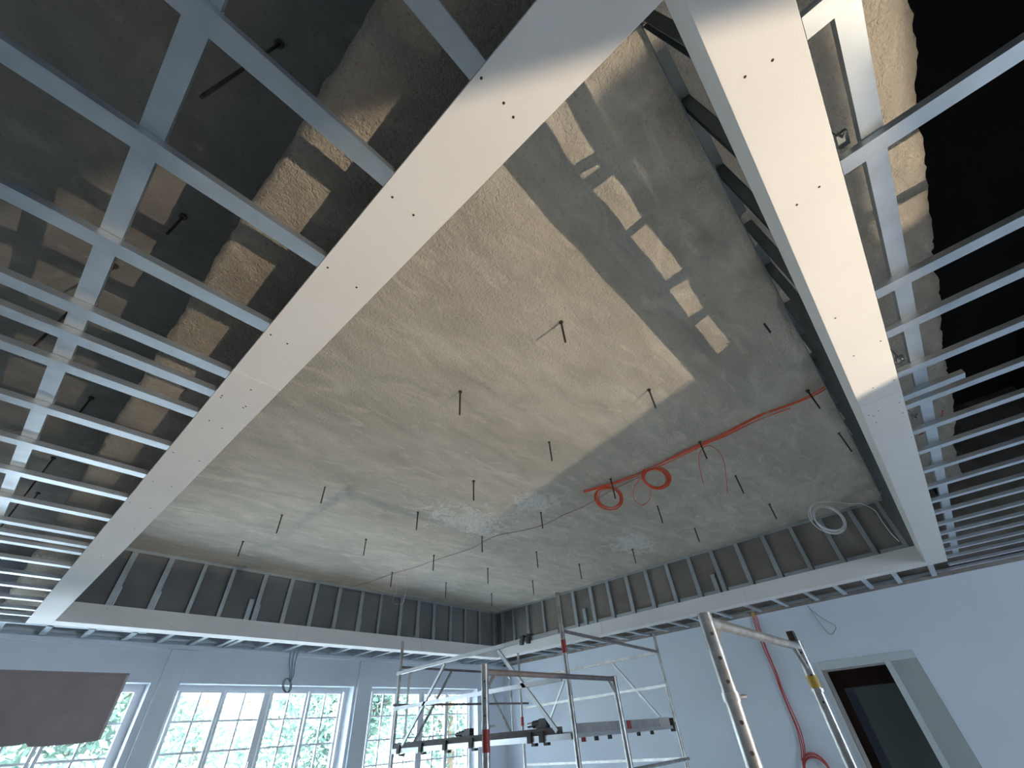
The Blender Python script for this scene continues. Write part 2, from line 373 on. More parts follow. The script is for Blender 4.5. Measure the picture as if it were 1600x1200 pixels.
bm = NB(); box(bm, XD + 0.185, XD + 0.24, DY1 - 0.17, DY1 - 0.10, FZ, 0.185); mk('door_edge', bm, mat('navy_edge', (0.012, 0.016, 0.03), 0.5), d1)
bm = NB(); box(bm, XD - 0.014, XD - 0.002, 0.82, 0.87, 0.425, 0.436); box(bm, XD - 0.014, XD - 0.002, 0.745, 0.79, 0.426, 0.437); mk('shim', bm, win_m, d1)

# windows: casements with glazing bars
GL = {1: [(-0.66, -0.27), (-0.20, 0.19), (0.29, 0.68), (0.75, 1.225)],
      2: [(1.634, 2.016), (2.076, 2.482), (2.591, 2.987), (3.058, 3.452)],
      3: [(3.945, 4.300), (4.355, 4.728), (4.832, 5.239), (5.295, 5.700)]}
GZ = [0.605, 0.365, 0.118, -0.130, -0.378, -0.56]
for k, (a, b) in enumerate(OPEN, 1):
    wn_ = empty('window_%d' % k, W((a + b) / 2, YF, ZB), kind='structure')
    bm = NB(); e = 0.045
    box(bm, a, b, YF, YF + 0.05, ZT - e, ZT); box(bm, a, b, YF, YF + 0.05, ZB, ZB + e)
    box(bm, a, a + e, YF, YF + 0.05, ZB + e, ZT - e); box(bm, b - e, b, YF, YF + 0.05, ZB + e, ZT - e)
    box(bm, (GL[k][1][1] + GL[k][2][0]) / 2 - 0.022, (GL[k][1][1] + GL[k][2][0]) / 2 + 0.022, YF, YF + 0.05, ZB + e, ZT - e)
    mk('window_frame', bm, win_m, wn_)
    bm = NB(); box(bm, a, b, YW - 0.04, YF, ZB - 0.02, ZB + 0.004); mk('window_sill', bev(bm, 0.003), win_m, wn_)
    for (x0, x1) in GL[k]:
        s_ = 0.026; bm = NB()
        box(bm, x0 - s_, x0, YF - 0.02, YF + 0.03, GZ[-1] - s_, GZ[0] + s_); box(bm, x1, x1 + s_, YF - 0.02, YF + 0.03, GZ[-1] - s_, GZ[0] + s_)
        box(bm, x0, x1, YF - 0.02, YF + 0.03, GZ[0], GZ[0] + s_); box(bm, x0, x1, YF - 0.02, YF + 0.03, GZ[-1] - s_, GZ[-1])
        sash = mk('sash', bm, win_m, wn_)
        xm = (x0 + x1) / 2; bw = 0.0085
        bm = NB(); box(bm, xm - bw, xm + bw, YF - 0.006, YF + 0.02, GZ[-1], GZ[0]); mk('glazing_bar', bm, win_m, sash)
        for z in GZ[1:-1]:
            bm = NB(); box(bm, x0, x1, YF - 0.0055, YF + 0.0195, z - bw, z + bw); mk('glazing_bar', bm, win_m, sash)
        for zi in range(len(GZ) - 1):
            for (p0, p1) in ((x0, xm - bw), (xm + bw, x1)):
                bm = NB(); za = GZ[zi + 1] + (bw if zi < len(GZ) - 2 else 0); zb = GZ[zi] - (bw if zi else 0)
                vs = [bm.verts.new(W(x, YF + 0.008, z)) for x, z in ((p0, za), (p1, za), (p1, zb), (p0, zb))]
                bm.faces.new(vs); mk('pane', bm, glass, sash)
        # lever handle on the meeting stile
    for xh in ((GL[k][1][1] + 0.013), (GL[k][3][0] - 0.013)):
        bm = NB(); box(bm, xh - 0.008, xh + 0.008, YF - 0.03, YF - 0.02, -0.02, 0.03); box(bm, xh - 0.006, xh + 0.006, YF - 0.045, YF - 0.03, -0.055, 0.015)
        mk('window_handle', bm, chrome, wn_)

# ---- white plasterboard bands round the opening
T = 0.0094
scr = NB(); tube(scr, (0, 0, 0), (0, 0, 0.0015), 0.0042, 7)
bmesh.ops.recalc_face_normals(scr, faces=scr.faces)
scr_me = bpy.data.meshes.new('screw'); scr.to_mesh(scr_me); scr.free(); scr_me.materials.append(hole_m)
def screw(parent, p, rot=None):
    s_ = bpy.data.objects.new('screw', scr_me); link(s_, parent); s_.location = p - gloc(parent)
    if rot: s_.rotation_euler = rot
def band(n, label_axis, lo, hi, a, b, joints, face):
    """axis 'y' runs along y at x lo..hi ; face = coordinate of the upright inner board"""
    e_ = empty('trim_%d' % n, W(*(((lo + hi) / 2, (a + b) / 2) if label_axis == 'y' else ((a + b) / 2, (lo + hi) / 2)), HB), kind='structure')
    cuts = [a] + joints + [b]; gp = 0.0009
    for i in range(len(cuts) - 1):
        u, v = cuts[i] + gp, cuts[i + 1] - gp; bm = NB()
        if label_axis == 'y': box(bm, lo, hi, u, v, HB, HB + T)
        else: box(bm, u, v, lo, hi, HB, HB + T)
        mk('board', bev(bm, 0.0012), board_m, e_)
        bm = NB(); f0, f1 = sorted((face, face + (T if (lo + hi) / 2 > face else -T)))
        if label_axis == 'y': box(bm, f0, f1, u, v, HB + T, HF)
        else: box(bm, u, v, f0, f1, HB + T, HF)
        mk('fascia_board', bev(bm, 0.0012), board_m, e_)
    return e_
bL = band(1, 'y', LO, LI, -0.60, WO, [1.325, 3.53], LI)
bW = band(2, 'x', WI, WO, LI, DO, [2.35, 4.1], WI)
bD = band(3, 'y', DI, DO, RI, WI, [1.44, 3.4], DI)
bR = band(4, 'x', RO, RI, LI, DO, [2.13, 3.9], RI)
for (px, py) in ((752, 122), (787, 161), (802, 183), (613, 308), (646, 336), (512, 418), (557, 449), (423, 523), (449, 537), (392, 609), (345, 621), (347, 618), (380, 637), (384, 635), (327, 657), (347, 669), (271, 707), (311, 720), (239, 752), (268, 760), (203, 785), (235, 794), (210, 826), (158, 871)):
    p = onz(px, py, HB); screw(bL, W(p[0], p[1], HB - 0.0005))
for (px, py) in ((1164, 120), (1207, 94), (1245, 320), (1280, 292), (1305, 497), (1376, 533), (1334, 556), (1364, 606), (1397, 594), (1405, 629), (1372, 642), (1365, 650), (1357, 649), (1411, 645), (1369, 660), (1424, 683)):
    p = onz(px, py, HB); screw(bR, W(p[0], p[1], HB - 0.0005))
for (px, py) in ((167, 951), (230, 949), (268, 979), (381, 985), (436, 986), (480, 983), (575, 1003)):
    p = ony(px, py, WI); screw(bW, W(p[0], WI - 0.0005, p[2]), (math.pi / 2, 0, 0))
for (px, py) in ((1025, 956), (1112, 935), (1130, 929), (1131, 943), (1169, 918), (1263, 896), (1375, 870), (1383, 882), (1128, 937), (1440, 876)):
    p = onx(px, py, DI); screw(bD, W(DI - 0.0005, p[1], p[2]), (0, math.pi / 2, 0))

# ================================================================= THINGS
# ---- channel profile of the suspended grids (60 x 27 mm, open side up)
hw, hh, th, lip = 0.030, 0.027, 0.0022, 0.007
CHAN = [(-hw, 0), (hw, 0), (hw, hh), (hw - lip, hh), (hw - lip, hh - th), (hw - th, hh - th), (hw - th, th), (-hw + th, th), (-hw + th, hh - th), (-hw + lip, hh - th), (-hw + lip, hh), (-hw, hh)]
def channel(name, p0, p1, parent, z=HB, prof=CHAN):
    bm = extrude(NB(), prof, W(p0[0], p0[1], z), W(p1[0], p1[1], z)); return mk(name, bm, zinc, parent)
HH = hh / S + 0.001
def clip(p, parent, z=HB):
    bm = NB(); box(bm, p[0] - 0.024, p[0] + 0.024, p[1] - 0.017, p[1] + 0.017, z + HH - 0.003, z + HH + 0.0215)
    return mk('cross_connector', bm, zinc, parent)
# left grid
gl = empty('ceiling_frame', W(LO, 2.4, HB), 'bare galvanised channel grid left of the long white band', 'ceiling frame')
PL = [((760, 96), (734, 126)), ((614, 262), (598, 296)), ((508, 399), (491, 416)), ((421, 506), (411, 518)), ((359, 581), (352, 590.5)), ((335, 611), (329.5, 619.5)),
      ((309, 644.5), (302.5, 652)), ((264.5, 696), (259, 704)), ((228, 741), (222, 747)), ((199, 777), (194, 783)), ((171.5, 810.6), (169, 815)), ((149, 839), (145, 843)),
      ((135.6, 855.6), (135.6, 855.6)), ((127, 866), (127, 866)), ((110, 887), (110, 887)), ((95, 906), (95, 906)), ((80, 923), (80, 923)), ((67.5, 940), (67.5, 940)), ((56, 954), (56, 954)), ((48, 963), (48, 963))]
ysL = [(onz(*a, HB)[1] + onz(*b, HB)[1]) / 2 for a, b in PL]
for y in ysL: channel('cross_channel', (LO - 0.001, y), (XL + 0.1, y), gl)
for y in (-0.19, -0.5): channel('cross_channel', (LO - 0.001, y), (XL + 0.1, y), gl)
for x in (-0.247, -1.02, -1.8):
    channel('main_channel', (x, YN + 0.02), (x, YW - 0.04), gl, z=HB + HH)
for y in ysL:
    if y < 4: clip((-0.247, y), gl)
channel('cross_channel', (1.0, WO + 0.035), (XL + 0.1, WO + 0.035), gl)
# right grid
gr = empty('ceiling_frame', W(2.9, RO, HB), 'bare galvanised channel grid right of the band under the black roof void', 'ceiling frame')
PR = [((1251, 30), (1262, 62)), ((1313, 255), (1318, 272)), ((1369, 455), (1372, 466)), ((1386, 519), (1389, 527.5)), ((1405, 582.5), (1407, 590)), ((1415, 618), (1417, 626)),
      ((1417.5, 633), (1420, 640)), ((1429, 674), (1430, 679)), ((1437.7, 708), (1437.7, 708)), ((1445.6, 737.7), (1445.6, 737.7)), ((1452.6, 763), (1452.6, 763)), ((1457.7, 785), (1457.7, 785)),
      ((1462.9, 803), (1462.9, 803)), ((1468.2, 821), (1468.2, 821)), ((1471.8, 835.5), (1471.8, 835.5)), ((1474.5, 848.7), (1474.5, 848.7)), ((1478.5, 861), (1478.5, 861))]
xsR = [(onz(*a, HB)[0] + onz(*b, HB)[0]) / 2 for a, b in PR]
for i, x in enumerate(xsR):
    y1 = onz(1508, 580, HB)[1] if i == 5 else YN + 0.05
    channel('cross_channel', (x, RO - 0.001), (x, y1), gr)
for px in ((1483, 871.5),):
    x = onz(*px, HB)[0]; channel('cross_channel', (x, RO - 0.001), (x, YN + 0.05), gr)
xa = onz(1462, 888, HB)[0]; xb = onz(1467, 894.5, HB)[0]
channel('cross_channel', (xa, RO - 0.001), (xa, YN + 0.05), gr); channel('cross_channel', (xb, RO - 0.001), (xb, YN + 0.05), gr)
for y in (-0.446, -1.25): channel('main_channel', (-0.02, y), (5.75, y), gr, z=HB + HH)
for x in xsR: clip((x, -0.446), gr)
# straps and springs seen over the first bays on the right
for (x, y) in ((0.86, -0.40), (1.97, -0.405), (2.55, -0.405)):
    bm = NB(); box(bm, x - 0.02, x + 0.02, y - 0.012, y + 0.012, HB + 0.045, HB + 0.055)
    tube(bm, W(x, y, HB + 0.05), W(x, y, HC - 0.005), 0.003, 6); tube(bm, W(x - 0.03, y, HB + 0.03), W(x + 0.03, y, HB + 0.075), 0.004, 6)
    mk('hanger', bm, zinc_s, gr)
# short bays by the windows
gw = empty('ceiling_frame', W(3, (WO + YW) / 2, HB), 'row of short channels between window wall and white band', 'ceiling frame')
def wy(px, py): return onz(px, py, HB)[0]
XW_ = [wy(82, 975), wy(145, 984), wy(208, 991), wy(262, 996), wy(313, 1000.5), wy(360, 1002), wy(371, 1003), wy(419, 1007), wy(461, 1011), wy(500, 1014), wy(536, 1017), wy(571, 1020), wy(601, 1022), wy(629, 1025), wy(659, 1027), wy(686, 1029), wy(712, 1031), wy(737, 1033), wy(760, 1035)]
XW_ = [x for x in XW_] + [5.65, 6.0, 6.3]
for x in XW_: channel('short_channel', (x, WO + 0.001), (x, YW - 0.03), gw)
channel('edge_channel', (-0.8, YW - 0.055), (XD - 0.02, YW - 0.055), gw, z=HB + HH)
for x in (-0.45, 0.02): channel('short_channel', (x, WO + 0.06), (x, YW - 0.03), gw)
# short bays by the door wall
gd = empty('ceiling_frame', W((DO + XD) / 2, 2.6, HB), 'row of short channels between door wall and white band', 'ceiling frame')
YD_ = [onz(*p, HB)[1] for p in ((1454, 884), (1397, 897), (1350, 907), (1305, 917), (1259, 927), (1210, 938), (1168, 948), (1122, 959), (1083, 967), (1050, 974), (1015, 981), (984, 988), (955, 995), (927, 1001), (902, 1007), (879, 1012), (858, 1017), (838, 1021))]
for y in YD_: channel('short_channel', (DO + 0.001, y), (XD - 0.02, y), gd)
channel('edge_channel', (XD - 0.05, RO - 1.4), (XD - 0.05, YW - 0.1), gd, z=HB + HH)

# ---- stud framing above the fascias
sw, sd = 0.033, 0.034
def stud_bm(x0, x1, y0, y1, z0, z1, open_side):
    bm = NB(); t_ = 0.0018
    # web facing the room plus two flanges
    if open_side == 'y':
        box(bm, x0, x1, y0, y0 + t_, z0, z1); box(bm, x0, x0 + t_, y0, y1, z0, z1); box(bm, x1 - t_, x1, y0, y1, z0, z1)
    else:
        box(bm, x0, x0 + t_, y0, y1, z0, z1); box(bm, x0, x1, y0, y0 + t_, z0, z1); box(bm, x0, x1, y1 - t_, y1, z0, z1)
    return bm
fw = empty('stud_frame', W(3, WI + 0.01, HF), 'row of grey metal studs above the fascia on the window side', 'stud frame')
SWX = [(164, 176, 0), (229, 239, 0), (289, 296, 0), (338, 345, 0), (381, 389, 1), (392, 399, 0), (437, 444, 0), (479, 486, 0), (518, 524, 0), (555, 562, 0), (588, 592, 0), (621, 626, 0), (649, 654, 0), (675, 679, 0), (702, 706, 0), (726, 729, 0), (749, 752, 0), (771, 775, 0)]
for i, (a, b, short) in enumerate(SWX):
    py = 943 + (a - 150) * (1009 - 943) / (776 - 150)
    x0 = ony(a, py, WI)[0]; x1 = ony(b, py, WI)[0]; c_ = (x0 + x1) / 2; w_ = max(0.034, min(0.05, x1 - x0))
    z1 = HF + 0.20 if short else HC - 0.004
    mk('stud', stud_bm(c_ - w_ / 2, c_ + w_ / 2, WI + 0.008, WI + 0.040, HF - 0.02, z1, 'y'), zinc_s, fw)
    if i in (0, 1, 5, 9, 12, 13):
        bm = box(NB(), c_ + w_ / 2 + 0.001, c_ + w_ / 2 + 0.010, WI + 0.006, WI + 0.036, HF - 0.01, HF + 0.16); mk('stud_flange', bm, zinc, fw)
bm = box(NB(), LI, DI, WI + 0.0065, WI + 0.0085, HC - 0.03, HC); box(bm, LI, DI, WI + 0.0085, WI + 0.042, HC - 0.004, HC - 0.002); mk('top_track', bm, zinc_s, fw)
fd = empty('stud_frame', W(DI + 0.01, 2.6, HF), 'row of grey metal studs above the fascia on the door side', 'stud frame')
SDX = [(784, 787, 0), (802, 805, 0), (824, 828, 0), (850, 853, 0), (874, 878, 0), (899, 904, 0), (913, 918, 1), (927, 933, 0), (956, 961, 0), (987, 993, 0), (1019, 1026, 0), (1054, 1061, 0), (1091, 1099, 0), (1119, 1126, 1), (1129, 1137, 0), (1171, 1179, 0), (1216, 1225, 0), (1265, 1272, 0), (1315, 1323, 0), (1366, 1375, 0), (1414, 1422, 0)]
for (a, b, short) in SDX:
    py = 1009 + (a - 776) * (852.5 - 1009) / (1429 - 776)
    y0 = onx(a, py, DI)[1]; y1 = onx(b, py, DI)[1]; c_ = (y0 + y1) / 2; w_ = max(0.034, min(0.05, abs(y1 - y0)))
    z1 = HF + 0.21 if short else HC - 0.004
    mk('stud', stud_bm(DI + 0.008, DI + 0.040, c_ - w_ / 2, c_ + w_ / 2, HF - 0.02, z1, 'x'), zinc_s, fd)
for i in range(len(SDX) - 1):          # lengths of bottom track between the studs
    pa, pb = SDX[i], SDX[i + 1]
    f_ = lambda q: onx(q, 1009 + (q - 776) * (852.5 - 1009) / (1429 - 776), DI)[1]
    y1, y0 = f_(pa[1] + 2), f_(pb[0])
    if y1 - y0 > 0.06: mk('bottom_track', box(NB(), DI + 0.007, DI + 0.009, y0, y1, HF - 0.01, HF + 0.034), zinc_s, fd)
bm = box(NB(), DI + 0.0065, DI + 0.0085, RI, WI, HC - 0.03, HC); mk('top_track', bm, zinc_s, fd)
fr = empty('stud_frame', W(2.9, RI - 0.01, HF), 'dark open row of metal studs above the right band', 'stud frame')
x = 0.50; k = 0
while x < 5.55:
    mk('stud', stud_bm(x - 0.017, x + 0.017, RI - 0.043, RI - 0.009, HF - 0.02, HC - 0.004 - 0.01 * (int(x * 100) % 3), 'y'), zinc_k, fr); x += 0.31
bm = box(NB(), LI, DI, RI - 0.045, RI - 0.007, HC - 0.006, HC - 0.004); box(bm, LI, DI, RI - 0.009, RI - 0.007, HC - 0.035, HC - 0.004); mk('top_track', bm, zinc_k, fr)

fq = empty('stud_frame', W(LI - 0.01, 2.6, HF), 'row of grey metal studs above the fascia of the long left band', 'stud frame')
y = -0.05
while y < 5.3:
    mk('stud', stud_bm(LI - 0.040, LI - 0.008, y - 0.018, y + 0.018, HF - 0.02, HC - 0.004, 'x'), zinc_s, fq); y += 0.31
mk('top_track', box(NB(), LI - 0.0085, LI - 0.0065, RI, WI, HC - 0.03, HC), zinc_s, fq)

# ---- threaded hanger rods
RODS = [(876.5, 503, 882.5, 535), (719, 612, 715, 648), (508, 760, 503, 787), (1014, 609, 1022, 638), (858, 690, 864, 720), (441, 804, 434, 834), (380, 846, 373, 870), (740, 752, 740, 782),
        (653, 800, 650, 828), (572, 843, 568, 868), (845, 800, 846, 826), (753, 838, 752, 863), (678, 868, 678, 892), (613, 894, 612, 917), (762, 888, 761, 912), (838, 862, 840, 887),
        (697, 910, 697, 935), (832, 907, 833, 929), (768, 927, 768, 947), (905, 882, 907.5, 905), (988, 858, 994, 880), (1027, 790, 1033, 818), (1085, 825, 1092, 847), (1149, 743, 1164, 770),
        (1202, 788, 1212, 812), (1093, 690, 1102, 718), (1262, 611, 1283, 637), (1310, 676, 1322, 712), (954, 748, 958, 780), (1192, 503, 1203, 520)]
pts = []
for (a, b, c, d) in RODS:
    B = onz(a, b, HC); best = None
    for i in range(300):
        z = HC - i * 0.001
        q = Vector((B[0], B[1], z)); cc = q.dot(fwd); sx = 800 + F * q.dot(rgt) / cc; sy_ = 600 - F * q.dot(upv) / cc
        e_ = (sx - c) ** 2 + (sy_ - d) ** 2
        if best is None or e_ < best[0]: best = (e_, z)
    pts.append((B[0], B[1], best[1]))
colsx = sorted(set(round(p[0] / 0.43) for p in pts))
ordn = ['first', 'second', 'third', 'fourth', 'fifth', 'sixth', 'seventh', 'eighth', 'ninth', 'tenth', 'eleventh', 'twelfth', 'thirteenth']
left = sorted(range(len(pts)), key=lambda i: pts[i][0])
rows = []
for i in left:                              # rows run from the window wall towards the right band
    if rows and pts[i][0] - pts[rows[-1][0]][0] < 0.33: rows[-1].append(i)
    else: rows.append([i])
for ri, row in enumerate(rows):
    row.sort(key=lambda i: -pts[i][1])
    for ci, i in enumerate(row):
        x, y, z = pts[i]
        rt = empty('hanger_rod', W(x, y, HC), 'dark hanger rod under the ceiling, %s row from long left band, %s from window side' % (ordn[ri], ordn[ci]), 'hanger rod', 'hanger rods under the raised ceiling')
        lx, ly = random.uniform(-0.012, 0.012), random.uniform(-0.012, 0.012)
        bm = NB(); tube(bm, W(x, y, HC + 0.01), W(x + lx * 0, y, z), 0.0075, 8); mk('rod', bm, steel_d, rt)
        bm = NB(); tube(bm, W(x, y, HC + 0.006), W(x, y, HC - 0.006), 0.016, 8); mk('anchor', bm, steel_d, rt)
# rods from the outer slab on the left down to the grid
for j, (a, b, c, d, lab, toend) in enumerate(((437, 68, 300, 136, 'long dark hanger rod nearest the top, down to left main channel', 1), (287, 338, 262, 367, 'short free hanger rod above left grid between two channels', 0),
                              (180, 415, 90, 470, 'hanger rod fixed behind the left main channel, middle of left grid', 1), (143, 621, 122, 645, 'short free hanger rod in the lower left grid', 0), (60, 770, 50, 782, 'short rod stub low in left grid', 0), (84, 715, 60, 745, 'slim dark rod crossing the gap near lower left', 1))):
    B = onz(a, b, HS); z = HB + HH + 0.02
    if not toend:
        best = None
        for i in range(300):
            zz = HS - i * 0.001; q = Vector((B[0], B[1], zz)); cc = q.dot(fwd)
            e_ = (800 + F * q.dot(rgt) / cc - c) ** 2 + (600 - F * q.dot(upv) / cc - d) ** 2
            if best is None or e_ < best[0]: best = (e_, zz)
        z = best[1]
    rt = empty('hanger_rod', W(B[0], B[1], HS), lab, 'hanger rod', 'hanger rods over the left grid')
    bm = NB(); tube(bm, W(B[0], B[1], HS + 0.01), W(B[0], B[1], z), 0.006, 8); mk('rod', bm, steel_d, rt)
    bm = NB(); tube(bm, W(B[0], B[1], HS + 0.004), W(B[0], B[1], HS - 0.010), 0.017, 8); mk('anchor', bm, steel_d, rt)

# ---- cables
def cz(pp, z): return [W(*onz(a, b, z)) for a, b in pp]
cb = empty('orange_cable_bundle', W(*onz(1100, 690, HC)), 'orange cables tied along the ceiling towards the right band', 'cable')
base = [(1290, 604), (1268, 617), (1235, 632), (1185, 651), (1130, 680), (1093, 696), (1050, 716), (1020, 730), (985, 745), (952, 757), (912, 769)]
for k, off in enumerate(((0, 0), (1.6, 3.5), (-1, -2.2), (0.5, 6))):
    pp = [(a + off[0] * (0.5 + 0.5 * math.sin(i * 1.3 + k)), b + off[1] * (0.55 + 0.45 * math.sin(i * 0.9 + k * 2))) for i, (a, b) in enumerate(base)]
    if k == 3: pp = pp[2:7]
    mk('cable', path(NB(), cz(pp, HC - 0.016), 0.0052), orange, cb, smooth=True)
def coil(name, label, px, py, rad, z, material, n=6, up=0.0, flat=0.9, parent=None, seed=1, r=0.005, tilt=None):
    """hanging coil: loops in a near-vertical plane facing the room"""
    rn = random.Random(seed); c_ = Vector(onz(px, py, z)) if tilt is None else Vector(tilt)
    side = Vector((rgt.x, rgt.y, 0)).normalized(); dn = Vector((0, 0, 1)); bm = NB()
    depth = c_.dot(fwd); R_ = rad / F * depth
    for i in range(n):
        rr = R_ * rn.uniform(0.84, 1.08); o_ = Vector((rn.uniform(-.08, .08), rn.uniform(-.08, .08), rn.uniform(-.1, .1))) * R_
        a0 = rn.uniform(0, 6.28); tw = rn.uniform(-0.12, 0.12)
        P = []
        for k in range(10):
            t_ = 2 * math.pi * k / 10
            q = c_ + o_ + side * math.cos(t_) * rr + dn * math.sin(t_) * rr * flat + fwd * math.sin(t_ + a0) * tw * rr
            P.append(W(*q))
        path(bm, P, r, closed=True, sub=4)
    o = mk(name, bm, material, parent, smooth=True)
    if parent is None: tag(o, label, 'cable')
    return o
coil('cable_coil', 'orange cable coil hung at the left end of the orange run', 951, 777, 21, HC - 0.10, orange, 6, seed=3)
coil('cable_coil', 'tight orange cable coil just right of the first coil', 1025, 747, 21, HC - 0.085, orange, 8, seed=5)
bm = path(NB(), [W(*onz(a, b, HC - 0.03 - 0.06 * k_)) for a, b, k_ in ((1005, 742, 0), (992, 760, .5), (990, 778, 1), (1003, 789, 1.3), (1015, 780, 1), (1017, 760, .4))], 0.0042)
tag(mk('cable_loop', bm, orange, smooth=True), 'single thin orange loop hanging between the two coils', 'cable')
bm = path(NB(), [W(*onz(a, b, HC - k_)) for a, b, k_ in ((1099, 756, .16), (1094, 735, .11), (1092, 712, .05), (1101, 698, .02), (1115, 699, .02), (1129, 715, .06), (1134, 740, .12), (1137, 771, .18))], 0.004)
tag(mk('cable_loop', bm, redc, smooth=True), 'thin red cable draped over a rod with both ends hanging', 'cable')
bm = path(NB(), cz([(1000, 745), (953, 768), (915, 790), (880, 805), (850, 820), (812, 830), (780, 836), (758, 845), (736, 857), (700, 869), (678, 876), (650, 886), (612, 897), (575, 910), (548, 917)], HC - 0.012), 0.0032)
tag(mk('thin_cable', bm, mat('brown_wire', (0.22, 0.09, 0.07), 0.6), smooth=True), 'thin brownish wire strung from rod to rod across the ceiling', 'cable')
zz = HC
bm = path(NB(), [W(*onz(a, b, HC - k_)) for a, b, k_ in ((625, 893, .01), (620, 905, .06), (619, 925, .16), (614, 935, .20), (616, 943, .22), (624, 944, .23), (630, 942, .22), (633, 930, .18), (637, 912, .09), (635, 898, .03), (630, 889, .01))], 0.0045)
tag(mk('cable_loop', bm, pinkc, smooth=True), 'pink cable loop hanging in front of window-side studs', 'cable')
wc = empty('white_cable_coil', W(*onz(1293, 810, HC - 0.1)), 'white cable coil hanging in the far right ceiling corner', 'cable')
coil('coil', None, 1293, 810, 25, HC - 0.14, whitec, 4, parent=wc, seed=8, r=0.007)
bm = path(NB(), [W(*onz(a, b, HC - k_)) for a, b, k_ in ((1269, 812, .13), (1266, 795, .08), (1274, 785, .03), (1300, 784, .02), (1330, 787, .02), (1345, 787, .03))] + [W(*onx(a, b, DI - 0.03)) for a, b in ((1366, 797), (1378, 814), (1392, 833), (1405, 846))], 0.006)
mk('cable', bm, whitec, wc, smooth=True)
bm = path(NB(), [W(*onz(a, b, HC - 0.03)) for a, b in ((1436, 680), (1450, 673), (1462, 668), (1470, 657), (1473, 642))], 0.006)
tag(mk('cable_loop', bm, redc, smooth=True), 'short red cable arc above the right grid at the rough edge', 'cable')
# red riser on the door wall
xw = XD - 0.024
rc = empty('red_cable_riser', W(xw, onx(1180, 960, xw)[1], FZ), 'red cables running down door wall from orange stub to coil', 'cable')
base = [(1178, 962), (1186, 985), (1197, 1015), (1210, 1045), (1220, 1075), (1232, 1105), (1246, 1137), (1254, 1165), (1256, 1188)]
for k in range(3):
    pp = [(a + (k - 1) * (2.2 + 1.2 * math.sin(i + k)), b) for i, (a, b) in enumerate(base)]
    mk('cable', path(NB(), [W(*onx(a, b, xw)) for a, b in pp], 0.007), redc, rc, smooth=True)
bm = NB()
rn = random.Random(4)
for i in range(5):
    cc = Vector(onx(1276, 1200, xw - 0.01)); R_ = 0.13 * rn.uniform(.85, 1.1)
    path(bm, [W(xw - 0.012 - 0.02 * abs(math.sin(3 * t_ + i)), cc.y + R_ * math.cos(t_), cc.z + R_ * math.sin(t_) - 0.02 * i * .4) for t_ in (2 * math.pi * q / 10 for q in range(10))], 0.0068, closed=True, sub=4)
mk('coil', bm, redc, rc, smooth=True)
p = onx(1176, 960, xw); bm = NB(); tube(bm, W(xw, p[1], p[2] - 0.03), W(xw, p[1] - 0.01, p[2] + 0.05), 0.024, 10); mk('conduit_end', bm, yel, rc)
bm = path(NB(), [W(*onx(a, b, xw)) for a, b in ((1263, 948), (1270, 955), (1285, 966), (1301, 975), (1306, 979), (1304, 986), (1299, 991), (1292, 987), (1280, 972), (1268, 955), (1262, 946))], 0.004)
tag(mk('wire_loop', bm, greyc, smooth=True), 'thin dark wire loop hanging below the grid on door wall', 'cable')
bm = path(NB(), [W(*onx(a, b, xw)) for a, b in ((1206, 1022), (1213, 1021), (1219, 1030), (1223, 1042), (1225, 1052), (1221, 1054), (1214, 1048), (1208, 1036))], 0.0045, closed=True)
tag(mk('cable_loop', bm, whitec, smooth=True), 'small pale cable ring on the wall beside the red riser', 'cable')
yy = YW - 0.05
bm = NB()
for k in range(3):
    path(bm, [W(*ony(a + k * 3 * (1 - i / 4.0) * 2, b, yy)) for i, (a, b) in enumerate(((454, 1018), (452, 1035), (453, 1052), (452, 1064)))], 0.006)
for i in range(3):
    path(bm, [W(*ony(447 + i * 1.4 + 6 * math.cos(t_), 1071 + 11 * math.sin(t_), yy)) for t_ in (2 * math.pi * q / 8 for q in range(8))], 0.0055, closed=True, sub=4)
tag(mk('grey_cable_coil', bm, greyc, smooth=True), 'grey cable coil hanging before the top of middle window', 'cable')

# ---- brown board standing at the left window
bd = empty('chipboard_sheet', W(0.3, 5.0, FZ), 'dark brown board held upright before the left window', 'board')
bm = NB()
P2 = [(-2.0, 0.60), (0.889, 0.600), (0.893, 0.200), (0.80, 0.190), (0.60, 0.182), (0.52, 0.185), (0.50, 0.205), (0.47, 0.196), (0.36, 0.190), (0.1, 0.193), (-2.0, 0.190)]
A = [bm.verts.new(W(x, 5.0, z)) for x, z in P2]; B = [bm.verts.new(W(x, 5.03, z)) for x, z in P2]
bm.faces.new(A); bm.faces.new(B[::-1])
for i in range(len(P2)): bm.faces.new((A[i], A[(i + 1) % len(P2)], B[(i + 1) % len(P2)], B[i]))
mk('panel', bm, ply, bd)
mk('edge_strip', box(NB(), 0.889, 0.905, 4.996, 5.034, 0.205, 0.602), ply_e, bd)
mk('edge_strip', box(NB(), -2.0, 0.905, 4.994, 5.036, 0.600, 0.612), ply, bd)
for xx in (-0.9, -1.8):
    mk('leg', box(NB(), xx - 0.03, xx + 0.03, 5.031, 5.07, FZ, 0.55), ply, bd)

